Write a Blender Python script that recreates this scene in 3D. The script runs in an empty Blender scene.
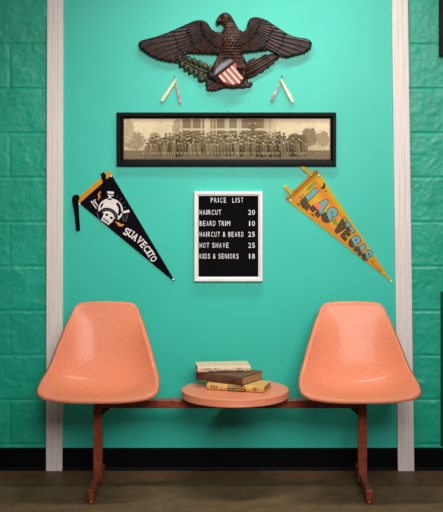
import bpy, bmesh, math, random
import numpy as np
from mathutils import Vector, Matrix, noise

random.seed(7)
SC = bpy.context.scene
COL = SC.collection

# ---------------------------------------------------------------- camera, light, exposure
CAM_D, CAM_Z, F = 5.2, 1.405, 1155.5
VPX, VPY, CAM_X = 230.0, 157.8, 0.03825     # a level camera with a shifted lens
cam_d = bpy.data.cameras.new('camera')
cam_d.sensor_fit = 'HORIZONTAL'
cam_d.sensor_width = 36.0
cam_d.lens = F / 443.0 * 36.0
cam = bpy.data.objects.new('camera', cam_d)
cam_d.shift_x = (221.5 - VPX) / 443.0
cam_d.shift_y = (VPY - 256.0) / 443.0
cam.location = (CAM_X, -CAM_D, CAM_Z)
cam.rotation_euler = (math.pi / 2, 0, 0)
COL.objects.link(cam)
SC.camera = cam

world = bpy.data.worlds.new('world')
SC.world = world
world.use_nodes = True
world.node_tree.nodes['Background'].inputs[0].default_value = (1.0, 0.97, 0.93, 1)
world.node_tree.nodes['Background'].inputs[1].default_value = 0.075


def area_light(name, loc, target, sx, sy, power, col=(1, 1, 1), spread=180):
    l = bpy.data.lights.new(name, 'AREA')
    l.shape = 'RECTANGLE'
    l.size, l.size_y = sx, sy
    l.energy = power
    l.color = col
    l.spread = math.radians(spread)
    o = bpy.data.objects.new(name, l)
    o.location = loc
    o.rotation_euler = (Vector(target) - Vector(loc)).to_track_quat('-Z', 'Y').to_euler()
    COL.objects.link(o)
    return o


area_light('key_light', (0.50, -3.75, 2.45), (0.10, 0, 1.12), 2.0, 1.5, 18.6, (1, 0.975, 0.95), 56)
area_light('ceiling_light', (0.2, -0.55, 2.75), (0.15, -0.35, 0.4), 1.2, 0.045, 12, (1, 0.96, 0.92), 110)

SC.view_settings.view_transform = 'Standard'
SC.view_settings.look = 'None'
SC.view_settings.gamma = 1.0
SC.view_settings.use_curve_mapping = False
SC.view_settings.exposure = 0.0


# ---------------------------------------------------------------- helpers
def lin(r, g, b):
    def f(c):
        c /= 255.0
        return c / 12.92 if c <= 0.04045 else ((c + 0.055) / 1.055) ** 2.4
    return (f(r), f(g), f(b), 1.0)


def W(px, py, d=0.0):
    """photo pixel -> point in the place at distance d in front of the back wall"""
    k = (CAM_D - d) / F
    return Vector((CAM_X + (px - VPX) * k, -d, CAM_Z - (py - VPY) * k))


def mat(name, col, rough=0.5, col2=None, scale=20.0, detail=4.0, stretch=(1, 1, 1), bump=0.0, bscale=None,
        metal=0.0, coat=0.0, spec=0.5, lo=0.35, hi=0.65, coat_rough=0.08):
    m = bpy.data.materials.new(name)
    m.use_nodes = True
    nt = m.node_tree
    b = nt.nodes['Principled BSDF']
    b.inputs['Base Color'].default_value = col
    b.inputs['Roughness'].default_value = rough
    b.inputs['Metallic'].default_value = metal
    b.inputs['Coat Weight'].default_value = coat
    b.inputs['Coat Roughness'].default_value = coat_rough
    b.inputs['Specular IOR Level'].default_value = spec
    tc = nt.nodes.new('ShaderNodeTexCoord')
    mp = nt.nodes.new('ShaderNodeMapping')
    mp.inputs['Scale'].default_value = stretch
    nt.links.new(tc.outputs['Object'], mp.inputs['Vector'])
    if col2 is not None:
        n = nt.nodes.new('ShaderNodeTexNoise')
        n.inputs['Scale'].default_value = scale
        n.inputs['Detail'].default_value = detail
        nt.links.new(mp.outputs[0], n.inputs['Vector'])
        r = nt.nodes.new('ShaderNodeValToRGB')
        r.color_ramp.elements[0].position = lo
        r.color_ramp.elements[0].color = col
        r.color_ramp.elements[1].position = hi
        r.color_ramp.elements[1].color = col2
        nt.links.new(n.outputs['Fac'], r.inputs[0])
        nt.links.new(r.outputs[0], b.inputs['Base Color'])
    if bump > 0:
        n2 = nt.nodes.new('ShaderNodeTexNoise')
        n2.inputs['Scale'].default_value = bscale or scale
        n2.inputs['Detail'].default_value = 5
        nt.links.new(mp.outputs[0], n2.inputs['Vector'])
        bp = nt.nodes.new('ShaderNodeBump')
        bp.inputs['Strength'].default_value = 1.0
        bp.inputs['Distance'].default_value = bump
        nt.links.new(n2.outputs['Fac'], bp.inputs['Height'])
        nt.links.new(bp.outputs[0], b.inputs['Normal'])
    return m


def tag(o, label, cat, group=None):
    o['label'] = label
    o['category'] = cat
    if group:
        o['group'] = group
    return o


def empty(name, loc, label, cat, group=None):
    o = bpy.data.objects.new(name, None)
    o.empty_display_size = 0.05
    o.location = loc
    COL.objects.link(o)
    return tag(o, label, cat, group)


def link(name, me, m, parent=None, smooth=False, label=None):
    """link a mesh whose coordinates are world coordinates; a parented one keeps its place"""
    o = bpy.data.objects.new(name, me)
    if m is not None:
        for mm in (m if isinstance(m, (list, tuple)) else [m]):
            me.materials.append(mm)
    COL.objects.link(o)
    if parent is not None:
        org = origin_of(parent)
        me.transform(Matrix.Translation(-org))
        o.parent = parent
    if smooth:
        me.polygons.foreach_set('use_smooth', [True] * len(me.polygons))
    if label:
        o['label'] = label
    return o


def origin_of(o):
    p = Vector((0, 0, 0))
    while o is not None:
        p += Vector(o.location)
        o = o.parent
    return p


def bmesh_obj(name, bm, m, parent=None, smooth=False, label=None):
    bmesh.ops.recalc_face_normals(bm, faces=bm.faces)
    me = bpy.data.meshes.new(name)
    bm.to_mesh(me)
    bm.free()
    return link(name, me, m, parent, smooth, label)


def structure(o):
    o['kind'] = 'structure'
    return o


def add_box(bm, lo, hi, bevel=0.0, mtx=None, mi=0):
    lo, hi = Vector(lo), Vector(hi)
    r = bmesh.ops.create_cube(bm, size=1.0)
    vs = r['verts']
    c, s = (lo + hi) / 2, hi - lo
    for v in vs:
        v.co = Vector((v.co.x * s.x, v.co.y * s.y, v.co.z * s.z)) + c
    fs = list({f for v in vs for f in v.link_faces})
    if bevel > 0:
        es = list({e for v in vs for e in v.link_edges})
        g = bmesh.ops.bevel(bm, geom=es, offset=bevel, segments=2, affect='EDGES', profile=0.5)
        vs = list({v for v in g['verts']} | {v for v in vs if v.is_valid})
        fs = list({f for v in vs for f in v.link_faces})
    for f in fs:
        f.material_index = mi
    if mtx is not None:
        for v in vs:
            v.co = mtx @ v.co
    return vs


def add_prism(bm, pts, y0, y1, mi=0, bevel=0.0):
    """closed outline (x,z) extruded between y0 (back) and y1 (front)"""
    vs = [bm.verts.new((p[0], y0, p[1])) for p in pts]
    f = bm.faces.new(vs)
    f.material_index = mi
    r = bmesh.ops.extrude_face_region(bm, geom=[f])
    nv = [e for e in r['geom'] if isinstance(e, bmesh.types.BMVert)]
    for v in nv:
        v.co.y = y1
    fs = list({ff for v in vs + nv for ff in v.link_faces})
    for ff in fs:
        ff.material_index = mi
    if bevel > 0:
        top = [e for e in {e for v in nv for e in v.link_edges} if all(v in nv for v in e.verts)]
        bmesh.ops.bevel(bm, geom=top, offset=bevel, segments=2, affect='EDGES', profile=0.5)
    return nv


def add_tube(bm, pts, r, seg=10, mi=0, cap=True):
    pts = [Vector(p) for p in pts]
    rad = r if isinstance(r, (list, tuple)) else [r] * len(pts)
    rings = []
    for i, p in enumerate(pts):
        t = (pts[min(i + 1, len(pts) - 1)] - pts[max(i - 1, 0)]).normalized()
        a = t.cross(Vector((0, 0, 1)))
        if a.length < 1e-3:
            a = t.cross(Vector((1, 0, 0)))
        a.normalize()
        b = t.cross(a).normalized()
        rings.append([bm.verts.new(p + (a * math.cos(k * 2 * math.pi / seg) + b * math.sin(k * 2 * math.pi / seg)) * rad[i])
                      for k in range(seg)])
    for i in range(len(rings) - 1):
        for k in range(seg):
            bm.faces.new((rings[i][k], rings[i][(k + 1) % seg], rings[i + 1][(k + 1) % seg], rings[i + 1][k])).material_index = mi
    if cap:
        bm.faces.new(rings[0]).material_index = mi
        bm.faces.new(rings[-1][::-1]).material_index = mi


def add_lathe(bm, prof, centre, axis='z', seg=32, mi=0):
    """prof: list of (radius, height)"""
    c = Vector(centre)
    rings = []
    for (r, h) in prof:
        ring = []
        for k in range(seg):
            a = 2 * math.pi * k / seg
            if axis == 'z':
                ring.append(bm.verts.new(c + Vector((r * math.cos(a), r * math.sin(a), h))))
            elif axis == 'x':
                ring.append(bm.verts.new(c + Vector((h, r * math.cos(a), r * math.sin(a)))))
            else:
                ring.append(bm.verts.new(c + Vector((r * math.cos(a), -h, r * math.sin(a)))))
        rings.append(ring)
    for i in range(len(rings) - 1):
        for k in range(seg):
            bm.faces.new((rings[i][k], rings[i][(k + 1) % seg], rings[i + 1][(k + 1) % seg], rings[i + 1][k])).material_index = mi
    bm.faces.new(rings[0]).material_index = mi
    bm.faces.new(rings[-1]).material_index = mi


_glyph = {}


def glyph(ch):
    """vertices and faces of one character, cap height 1, left edge at 0, flat"""
    if ch in _glyph:
        return _glyph[ch]
    cu = bpy.data.curves.new('glyph', 'FONT')
    cu.body = ch
    cu.size = 1.0
    cu.resolution_u = 3
    o = bpy.data.objects.new('glyph', cu)
    COL.objects.link(o)
    dg = bpy.context.evaluated_depsgraph_get()
    me = bpy.data.meshes.new_from_object(o.evaluated_get(dg))
    vs = [tuple(v.co[:2]) for v in me.vertices]
    fs = [tuple(p.vertices) for p in me.polygons]
    bpy.data.objects.remove(o)
    bpy.data.curves.remove(cu)
    bpy.data.meshes.remove(me)
    x0, x1 = min(v[0] for v in vs), max(v[0] for v in vs)
    y0, y1 = min(v[1] for v in vs), max(v[1] for v in vs)
    vs = [(v[0] - x0, (v[1] - y0) / (y1 - y0)) for v in vs]
    _glyph[ch] = (vs, fs, (x1 - x0) / (y1 - y0) if ch != '1' else 0.3, x1 - x0)
    return _glyph[ch]


def add_glyph(bm, ch, place, thick, mi=0, bold=0.0):
    """place(u, v) with u, v in 0..1 gives the foot point on the surface; returns nothing"""
    vs, fs, _, wd = glyph(ch)
    offs = [(0, 0)] if bold == 0 else [(-bold, 0), (bold, 0), (0, -bold), (0, bold), (0, 0)]
    for j, (ox, oy) in enumerate(offs):
        y = thick + 0.00004 * j
        bv = [bm.verts.new(place(v[0] / wd + ox, v[1] + oy, y)) for v in vs]
        for f in fs:
            try:
                bm.faces.new([bv[i] for i in f]).material_index = mi
            except ValueError:
                pass


def thick_glyph(bm, ch, place, y0, y1, mi=0, grow=0.0):
    vs, fs, _, wd = glyph(ch)
    tmp = {}
    front = [bm.verts.new(place(v[0] / wd, v[1], y1)) for v in vs]
    back = [bm.verts.new(place(v[0] / wd, v[1], y0)) for v in vs]
    edge = {}
    for f in fs:
        try:
            bm.faces.new([front[i] for i in f]).material_index = mi
        except ValueError:
            continue
        for a, b in zip(f, f[1:] + f[:1]):
            k = (min(a, b), max(a, b))
            edge[k] = edge.get(k, 0) + 1
    for (a, b), n in edge.items():
        if n == 1:
            bm.faces.new((front[a], front[b], back[b], back[a])).material_index = mi


# ---------------------------------------------------------------- materials
M_PANEL = mat('panel_paint', lin(42, 182, 160), 0.45, lin(47, 187, 165), 3.0, bump=0.0002, bscale=50, spec=0.45)
M_BLOCK = mat('block_paint', lin(12, 154, 124), 0.40, lin(22, 166, 136), 5.0, bump=0.0012, bscale=110, spec=0.42)
M_TRIM = mat('trim_wood', lin(213, 200, 193), 0.5, lin(231, 220, 214), 30.0, stretch=(6, 6, 0.12), bump=0.0006, bscale=40)
M_BASE = mat('cove_rubber', lin(3, 3, 4), 0.6, spec=0.08)
M_SHELL = mat('fibreglass', lin(216, 123, 88), 0.48, lin(230, 145, 110), 230.0, detail=5, spec=0.22, lo=0.36, hi=0.64, coat=0.11, coat_rough=0.12)
M_RUST = mat('oxide_steel', lin(116, 40, 19), 0.42, lin(146, 64, 32), 45.0, bump=0.0004, bscale=120, coat=0.15)
M_RUSTD = mat('dark_steel', lin(46, 22, 18), 0.5, lin(62, 28, 20), 60.0)
M_EAGLE = mat('carved_wood', lin(22, 12, 9), 0.42, lin(64, 34, 23), 40.0, detail=6, spec=0.3, lo=0.4, hi=0.72)
M_EAGLE2 = mat('carved_wood_warm', lin(30, 16, 11), 0.42, lin(86, 46, 30), 50.0, detail=6, spec=0.3, lo=0.4, hi=0.72)
M_LEAF = mat('painted_leaf', lin(22, 34, 18), 0.45, lin(54, 72, 38), 60.0, spec=0.3)
M_RED = mat('red_paint', lin(120, 26, 24), 0.4, lin(140, 36, 30), 60.0)
M_CREAM = mat('cream_paint', lin(206, 168, 142), 0.5, lin(222, 188, 162), 60.0)
M_SLATE = mat('slate_paint', lin(62, 66, 70), 0.35, lin(84, 88, 92), 40.0)
M_IVORY = mat('ivory', lin(196, 180, 130), 0.35, lin(216, 202, 156), 60.0, coat=0.3)
M_STEEL = mat('polished_steel', lin(140, 128, 126), 0.4, lin(90, 84, 84), 40.0, metal=0.6)
M_BRASS = mat('brass', lin(180, 150, 90), 0.35, metal=0.9)
M_FRAME = mat('black_moulding', lin(8, 5, 5), 0.5, lin(14, 9, 8), 30.0, spec=0.1)
M_LIP = mat('brown_moulding', lin(70, 46, 36), 0.35, lin(90, 60, 46), 40.0)
M_WHITE = mat('white_frame', lin(222, 214, 210), 0.4, lin(230, 223, 219), 20.0)
M_FELTK = mat('letter_felt', lin(8, 7, 9), 0.9, spec=0.1)
M_LETTER = mat('letter_plastic', lin(228, 224, 222), 0.4)
M_PK = mat('black_felt', lin(10, 8, 13), 0.95, lin(16, 13, 20), 200.0, spec=0.05)
M_GOLD = mat('gold_felt', lin(196, 134, 36), 0.9, lin(206, 146, 46), 150.0, spec=0.1)
M_PRINT = mat('white_print', lin(214, 206, 200), 0.8, lin(226, 220, 214), 90.0)
M_GREYP = mat('grey_print', lin(90, 86, 88), 0.85)
M_BOLT = mat('orange_print', lin(206, 138, 56), 0.85)
M_TIEK = mat('black_ribbon', lin(12, 10, 14), 0.95, spec=0.05)
M_YTIE = mat('yellow_ribbon', lin(206, 168, 40), 0.8, lin(190, 150, 34), 80.0)
M_YBAND = mat('ochre_band', lin(176, 124, 36), 0.9, lin(162, 108, 32), 80.0, spec=0.1)
M_BLUE = mat('blue_print', lin(84, 150, 158), 0.85, lin(120, 160, 156), 160.0)
M_DARKP = mat('brown_print', lin(44, 34, 30), 0.9, lin(112, 92, 70), 260.0, spec=0.1)
M_OUTL = mat('black_print', lin(22, 18, 18), 0.85)
M_OLIVE = mat('olive_print', lin(132, 150, 52), 0.85, lin(104, 124, 50), 200.0)
M_PINK = mat('pink_print', lin(228, 104, 84), 0.85)
M_PIN = mat('pin_head', lin(238, 236, 232), 0.3, coat=0.4)
M_BOOKC = mat('cream_cloth', lin(206, 178, 146), 0.7, lin(218, 192, 160), 80.0)
M_BOOKB = mat('brown_cloth', lin(84, 56, 36), 0.65, lin(116, 82, 52), 60.0)
M_BOOKD = mat('maroon_leather', lin(58, 24, 18), 0.6, lin(96, 60, 38), 14.0)
M_BOOKY = mat('tan_cloth', lin(196, 150, 74), 0.65, lin(214, 172, 96), 60.0)
M_PAGES = mat('aged_pages', lin(186, 140, 98), 0.8, lin(160, 114, 76), 90.0, stretch=(1, 1, 14))
M_INK = mat('book_ink', lin(58, 30, 22), 0.7)
M_GREEN = mat('green_enamel', lin(6, 46, 32), 0.4, lin(10, 54, 38), 30.0)
M_WALNUT = mat('dark_walnut', lin(16, 8, 6), 0.5, lin(34, 18, 13), 25.0, stretch=(6, 6, 0.6), spec=0.15)
M_NAIL = mat('nail_steel', lin(120, 112, 104), 0.35, metal=0.8)
M_NAILK = mat('dark_nail', lin(26, 22, 20), 0.5, metal=0.4)


def floor_material():
    m = mat('floor_vinyl', lin(106, 82, 56), 0.55, lin(122, 96, 66), 14.0, detail=8, bump=0.0006, bscale=60, spec=0.25)
    nt = m.node_tree
    b = nt.nodes['Principled BSDF']
    ramp = [n for n in nt.nodes if n.type == 'VALTORGB'][0]
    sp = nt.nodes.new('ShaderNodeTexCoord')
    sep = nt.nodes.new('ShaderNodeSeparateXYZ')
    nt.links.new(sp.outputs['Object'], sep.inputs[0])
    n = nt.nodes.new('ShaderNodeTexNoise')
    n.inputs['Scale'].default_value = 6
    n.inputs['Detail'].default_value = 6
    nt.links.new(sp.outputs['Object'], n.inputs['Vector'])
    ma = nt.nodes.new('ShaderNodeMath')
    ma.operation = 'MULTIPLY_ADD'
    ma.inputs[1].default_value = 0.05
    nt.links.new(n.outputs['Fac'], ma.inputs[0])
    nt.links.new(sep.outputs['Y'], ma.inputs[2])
    r = nt.nodes.new('ShaderNodeValToRGB')     # for the floor shadow along the wall, put into the colour
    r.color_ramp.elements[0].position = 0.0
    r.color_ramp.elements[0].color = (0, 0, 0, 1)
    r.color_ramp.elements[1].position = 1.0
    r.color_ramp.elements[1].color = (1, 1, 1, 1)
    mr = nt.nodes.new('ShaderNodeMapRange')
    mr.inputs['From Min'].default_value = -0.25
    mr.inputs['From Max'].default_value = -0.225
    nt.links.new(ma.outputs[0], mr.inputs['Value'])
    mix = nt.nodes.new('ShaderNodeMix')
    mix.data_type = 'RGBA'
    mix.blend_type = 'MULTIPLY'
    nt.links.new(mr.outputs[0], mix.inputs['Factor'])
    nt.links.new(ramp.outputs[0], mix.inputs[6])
    mix.inputs[7].default_value = (0.62, 0.58, 0.54, 1)  # painted shade: tints the floor darker in the strip next to the wall
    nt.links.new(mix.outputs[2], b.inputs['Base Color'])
    return m


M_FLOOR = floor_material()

# ---------------------------------------------------------------- the setting
XL, XR = -0.752, 0.818                       # edges of the smooth panel
bm = bmesh.new()
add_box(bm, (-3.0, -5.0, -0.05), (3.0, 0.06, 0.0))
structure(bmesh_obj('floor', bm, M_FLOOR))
bm = bmesh.new()
add_box(bm, (XL, 0.0, 0.0), (XR, 0.06, 2.6))
structure(bmesh_obj('wall_back', bm, M_PANEL))


def block_wall(name, xa, xb, fine_left):
    if fine_left:
        xs = list(np.arange(xa, xa + 0.42, 0.005)) + list(np.arange(xa + 0.42, xb, 0.03)) + [xb]
    else:
        xs = [xa] + list(np.arange(xa + 0.02, xb - 0.42, 0.03)) + list(np.arange(xb - 0.42, xb, 0.005)) + [xb]
    zs = list(np.arange(0.0, 2.6, 0.005)) + [2.6]
    X, Z = np.meshgrid(np.array(xs), np.array(zs))
    k = np.floor((Z - 0.115) / 0.2)
    dz = np.abs((Z - 0.115) / 0.2 - np.round((Z - 0.115) / 0.2)) * 0.2
    off = np.where(k % 2 == 0, -0.955, -0.755)
    dx = np.abs((X - off) / 0.4 - np.round((X - off) / 0.4)) * 0.4
    H = np.zeros_like(X)
    lump = np.zeros_like(X)
    wob = np.zeros_like(X)
    for i in range(X.shape[0]):
        for j in range(X.shape[1]):
            p = Vector((X[i, j], 0, Z[i, j]))
            lump[i, j] = noise.noise(p * 14.0) * 0.0016 + noise.noise(p * 45.0 + Vector((3, 1, 7))) * 0.0010 \
                + max(0, noise.noise(p * Vector((1, 1, 1)) * 22.0 + Vector((9, 0, 2))) - 0.25) * 0.004
            wob[i, j] = noise.noise(p * 9.0 + Vector((5, 5, 5))) * 0.5 + 0.5
    j1 = np.exp(-(dz / 0.0065) ** 2) * (0.0006 + 0.0036 * wob)
    j2 = np.exp(-(dx / 0.0055) ** 2) * (0.0004 + 0.0036 * wob)
    ridge = np.exp(-((dz - 0.010) / 0.004) ** 2) * 0.0012 * wob
    Y = 0.004 + np.maximum(j1, j2) - lump - ridge
    Y = np.clip(Y, 0.0005, 0.03)
    nz, nx = X.shape
    verts = np.stack([X, Y, Z], -1).reshape(-1, 3).tolist()
    faces = []
    for i in range(nz - 1):
        for j in range(nx - 1):
            a = i * nx + j
            faces.append((a, a + 1, a + nx + 1, a + nx))
    base = len(verts)
    verts += [(xa, 0.06, 0), (xb, 0.06, 0), (xb, 0.06, 2.6), (xa, 0.06, 2.6)]
    faces.append((base + 3, base + 2, base + 1, base))
    top = [(nz - 1) * nx + j for j in range(nx)]
    faces.append(tuple(top) + (base + 2, base + 3))
    faces.append(tuple(range(nx - 1, -1, -1)) + (base, base + 1))
    faces.append(tuple(i * nx for i in range(nz)) + (base + 3, base))
    faces.append(tuple(i * nx + nx - 1 for i in range(nz - 1, -1, -1)) + (base + 1, base + 2))
    me = bpy.data.meshes.new(name)
    me.from_pydata(verts, [], faces)
    me.update()
    o = link(name, me, M_BLOCK)
    sm = [True] * len(me.polygons)
    for q in range(5):
        sm[-1 - q] = False
    me.polygons.foreach_set('use_smooth', sm)
    return structure(o)


block_wall('wall_left', -2.6, XL, False)
block_wall('wall_right', XR, 2.6, True)


def trim_board(name, xt, xb, w=0.0735):
    """flat board with a shallow bead, leaning from xt at the photo's top to xb at the floor"""
    bm = bmesh.new()
    prof = [(0, 0.0), (0, 0.014), (0.002, 0.0165), (0.022, 0.0165), (0.0235, 0.0150), (0.025, 0.0165), (0.047, 0.0165),
            (0.0485, 0.0150), (0.050, 0.0165), (w - 0.002, 0.0165), (w, 0.014), (w, 0.0)]
    zt = 2.6
    sl = (xt - xb) / 2.115
    a = [bm.verts.new((xb + p[0], -p[1], 0.0)) for p in prof]
    c = [bm.verts.new((xb + sl * zt + p[0], -p[1], zt)) for p in prof]
    for i in range(len(prof) - 1):
        bm.faces.new((a[i], a[i + 1], c[i + 1], c[i]))
    bm.faces.new((a[-1], a[0], c[0], c[-1]))
    bm.faces.new(a)
    bm.faces.new(c[::-1])
    return structure(bmesh_obj(name, bm, M_TRIM))


trim_board('trim_1', -0.783, -0.788)
trim_board('trim_2', 0.764, 0.792)


def cove(name, xa, xb):
    bm = bmesh.new()
    prof = [(0.0, 0.0), (-0.014, 0.0), (-0.010, 0.004), (-0.006, 0.014), (-0.005, 0.09), (-0.004, 0.0985), (-0.001, 0.1), (0.0, 0.1)]
    a = [bm.verts.new((xa, p[0], p[1])) for p in prof]
    c = [bm.verts.new((xb, p[0], p[1])) for p in prof]
    for i in range(len(prof)):
        j = (i + 1) % len(prof)
        bm.faces.new((a[i], a[j], c[j], c[i]))
    bm.faces.new(a)
    bm.faces.new(c[::-1])
    return structure(bmesh_obj(name, bm, M_BASE))


cove('baseboard_left', -2.6, -0.789)
cove('baseboard_center', -0.7135, 0.7915)
cove('baseboard_right', 0.8665, 2.6)

# things cut by the right edge of the photograph
e = empty('metal_cabinet', (1.2, 0, 0.1), 'dark green metal panel cut off at the right edge above the baseboard', 'cabinet')
bm = bmesh.new()
add_box(bm, (0.986, -0.010, 0.112), (1.50, 0.0035, 0.803), 0.002)
bmesh_obj('body', bm, M_GREEN, e)
bm = bmesh.new()
add_box(bm, (1.00, -0.014, 0.13), (1.486, -0.010, 0.785), 0.0015)
d = bmesh_obj('door', bm, M_GREEN, e)
bm = bmesh.new()
add_lathe(bm, [(0.008, 0.014), (0.008, 0.02), (0.014, 0.024), (0.014, 0.032), (0.010, 0.035)], (1.05, 0, 0.45), 'y', 20)
bmesh_obj('knob', bm, M_STEEL, d, True)

e = empty('picture_frame', (1.2, 0, 1.9), 'dark brown picture frame cut off at the upper right edge of the photo', 'picture')
bm = bmesh.new()
xo, xi, zb, zt = 0.978, 1.018, 1.86, 2.45
for lo, hi in (((xo, -0.032, zb), (xi, 0.0035, zt)), ((1.46, -0.032, zb), (1.50, 0.0035, zt)),
               ((xi, -0.032, zb), (1.46, 0.0035, zb + 0.04)), ((xi, -0.032, zt - 0.04), (1.46, 0.0035, zt))):
    add_box(bm, lo, hi, 0.003)
bmesh_obj('frame', bm, M_WALNUT, e)
bm = bmesh.new()
add_box(bm, (xi, -0.012, zb + 0.04), (1.46, 0.0035, zt - 0.04))
bmesh_obj('print', bm, M_BOOKB, e)

# ---------------------------------------------------------------- tandem bench
BD = 0.255                                     # beam's distance from the wall
bench = empty('tandem_bench', (0.035, -BD, 0), 'two coral fibreglass bucket seats with a round table between on one rusty steel beam', 'bench')


def catmull(pts, n):
    out = []
    P = [np.array(p, float) for p in pts]
    P = [2 * P[0] - P[1]] + P + [2 * P[-1] - P[-2]]
    for i in range(1, len(P) - 2):
        for t in np.linspace(0, 1, n, endpoint=False):
            p0, p1, p2, p3 = P[i - 1], P[i], P[i + 1], P[i + 2]
            out.append(0.5 * (2 * p1 + (p2 - p0) * t + (2 * p0 - 5 * p1 + 4 * p2 - p3) * t * t + (3 * p1 - p0 - 3 * p2 + p3) * t ** 3))
    out.append(P[-2])
    return np.array(out)


# centre profile of the shell: (distance from wall, height)
PROF = catmull([(0.137, 0.766), (0.150, 0.708), (0.170, 0.631), (0.193, 0.548), (0.226, 0.480), (0.274, 0.434), (0.333, 0.418),
                (0.400, 0.419), (0.463, 0.426), (0.495, 0.428), (0.515, 0.4255)], 12)
seg = np.sqrt(((PROF[1:] - PROF[:-1]) ** 2).sum(1))
SARC = np.concatenate([[0], np.cumsum(seg)])
SL = SARC[-1]
TAN = np.gradient(PROF, axis=0)
TAN /= np.linalg.norm(TAN, axis=1)[:, None]
NOR = np.stack([-TAN[:, 1], TAN[:, 0]], 1)    # towards the sitter


def interp(tab, s):
    return np.interp(s, [t[0] for t in tab], [t[1] for t in tab])


def smooth_tab(tab):
    c = catmull(tab, 10)
    return list(map(tuple, c))


RISE = smooth_tab([(0.0, .002), (.05, .009), (.10, .024), (.20, .046), (.30, .062), (.38, .070), (.46, .062), (.54, .038), (.60, .016), (SL, .0)])
HW = smooth_tab([(0, 0.1227), (0.028, 0.1326), (0.085, 0.1532), (0.141, 0.1687), (0.197, 0.1862), (0.254, 0.2), (0.31, 0.2126), (0.366, 0.2207), (0.423, 0.2256), (0.479, 0.2318), (0.535, 0.2359), (0.592, 0.2342), (0.6270885161935307, 0.2324)])


def shell_point(s, x):
    s2 = min(max(s, 0.0), SL)
    p = np.array([np.interp(s2, SARC, PROF[:, 0]), np.interp(s2, SARC, PROF[:, 1])])
    n = np.array([np.interp(s2, SARC, NOR[:, 0]), np.interp(s2, SARC, NOR[:, 1])])
    n /= np.linalg.norm(n)
    u = min(abs(x) / interp(HW, s2), 1.1)
    r = interp(RISE, s2) * (0.35 * u ** 2 + 0.65 * u ** 3.4)
    q = p + n * r
    return Vector((x, -q[0], q[1]))


def shell_outline(n=160):
    """rounded outline in (s, x)"""
    half = []
    rt, rb = 0.058, 0.050
    wt = interp(HW, rt)
    cx = wt - 0.046
    for x in np.linspace(0, cx, 14, endpoint=False):            # top edge, from the middle to the corner
        half.append((0.005 * (x / cx) ** 2, x))
    for a in np.linspace(0, math.pi / 2, 16, endpoint=False):   # rounded corner that runs into the slanting side
        sk = (rt - 0.005) * (1 - math.cos(a))
        half.append((0.005 + sk, cx + (wt - cx) * math.sin(a) ** 0.9 - 0.010 * math.sin(2 * a) * .3))
    for s in np.linspace(rt, SL - rb, 40, endpoint=False):
        half.append((s, interp(HW, s)))
    wb = interp(HW, SL - rb)
    for a in np.linspace(0, math.pi / 2, 16, endpoint=False):
        half.append((SL - rb + (rb - 0.010) * math.sin(a), wb - rb + rb * math.cos(a)))
    for x in np.linspace(wb - rb, 0, 12):
        half.append((SL - 0.010 * (x / (wb - rb)) ** 2, x))
    full = half + [(s, -x) for s, x in half[::-1][1:-1]]
    return full


def seat_shell(cx, lab):
    ol = shell_outline()
    n = len(ol)
    cs = SL * 0.56
    R = 34
    grid = []
    for i in range(R + 1):
        r = (i / R) ** 0.8
        grid.append([shell_point(cs + (s - cs) * r, x * r) for s, x in ol])
    rim = grid[-1]
    inner = grid[-3]
    # rolled rim: outwards and back
    out1, out2, out3 = [], [], []
    for k in range(n):
        p = rim[k]
        t = (rim[(k + 1) % n] - rim[k - 1]).normalized()
        o = (p - inner[k]).normalized()
        nn = t.cross(o).normalized()
        s, x = ol[k]
        s2 = min(max(s, 0), SL)
        n2 = Vector((0, -np.interp(s2, SARC, NOR[:, 0]), np.interp(s2, SARC, NOR[:, 1])))
        if nn.dot(n2) < 0:
            nn = -nn
        o2 = (o + Vector((math.copysign(0.8, x) if abs(x) > 0.05 else 0, 0, 0)) * 0.5 * float(np.clip((s - 0.02) / 0.12, 0, 1)) * float(np.clip((SL - 0.01 - s) / 0.10, 0, 1))).normalized()
        out1.append(p + o2 * 0.0040 + nn * 0.0008)
        out2.append(p + o2 * 0.0100 - nn * 0.0045)
        out3.append(p + o2 * 0.0128 - nn * 0.0140)
    # underside, offset back by the shell's thickness
    rings = grid[1:] + [out1, out2, out3]
    verts = [grid[0][0]] + [v for r in rings for v in r]
    faces = [(0, 1 + k, 1 + (k + 1) % n) for k in range(n)]
    for i in range(len(rings) - 1):
        for k in range(n):
            a = 1 + i * n + k
            b = 1 + i * n + (k + 1) % n
            faces.append((a, b, b + n, a + n)[::-1])
    me = bpy.data.meshes.new('seat_shell')
    me.from_pydata([v + Vector((cx, 0, 0)) for v in verts], [], faces)
    bm = bmesh.new()
    bm.from_mesh(me)
    bmesh.ops.recalc_face_normals(bm, faces=bm.faces)
    if bm.faces[0].normal.y > 0:
        bmesh.ops.reverse_faces(bm, faces=bm.faces)
    bm.to_mesh(me)
    bm.free()
    o = link('seat_shell', me, M_SHELL, bench, True, lab)
    m = o.modifiers.new('thickness', 'SOLIDIFY')
    m.thickness = 0.0045
    m.offset = -1
    return o


SX = (-0.506, 0.574)
seat_shell(SX[0], 'left coral fibreglass bucket seat')
seat_shell(SX[1], 'right coral fibreglass bucket seat')

bm = bmesh.new()
TT = 0.4165
add_lathe(bm, [(0.06, TT - 0.033), (0.222, TT - 0.033), (0.2290, TT - 0.0325), (0.2310, TT - 0.030), (0.2310, TT - 0.027), (0.2296, TT - 0.025), (0.2300, TT - 0.004), (0.2292, TT - 0.0015),
               (0.2265, TT), (0.20, TT), (0.10, TT)], (0.060, -BD, 0), 'z', 96)
o = bmesh_obj('tabletop', bm, M_SHELL, bench, True, 'round coral tabletop')
m = o.modifiers.new('edges', 'EDGE_SPLIT')
m.split_angle = math.radians(50)

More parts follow.
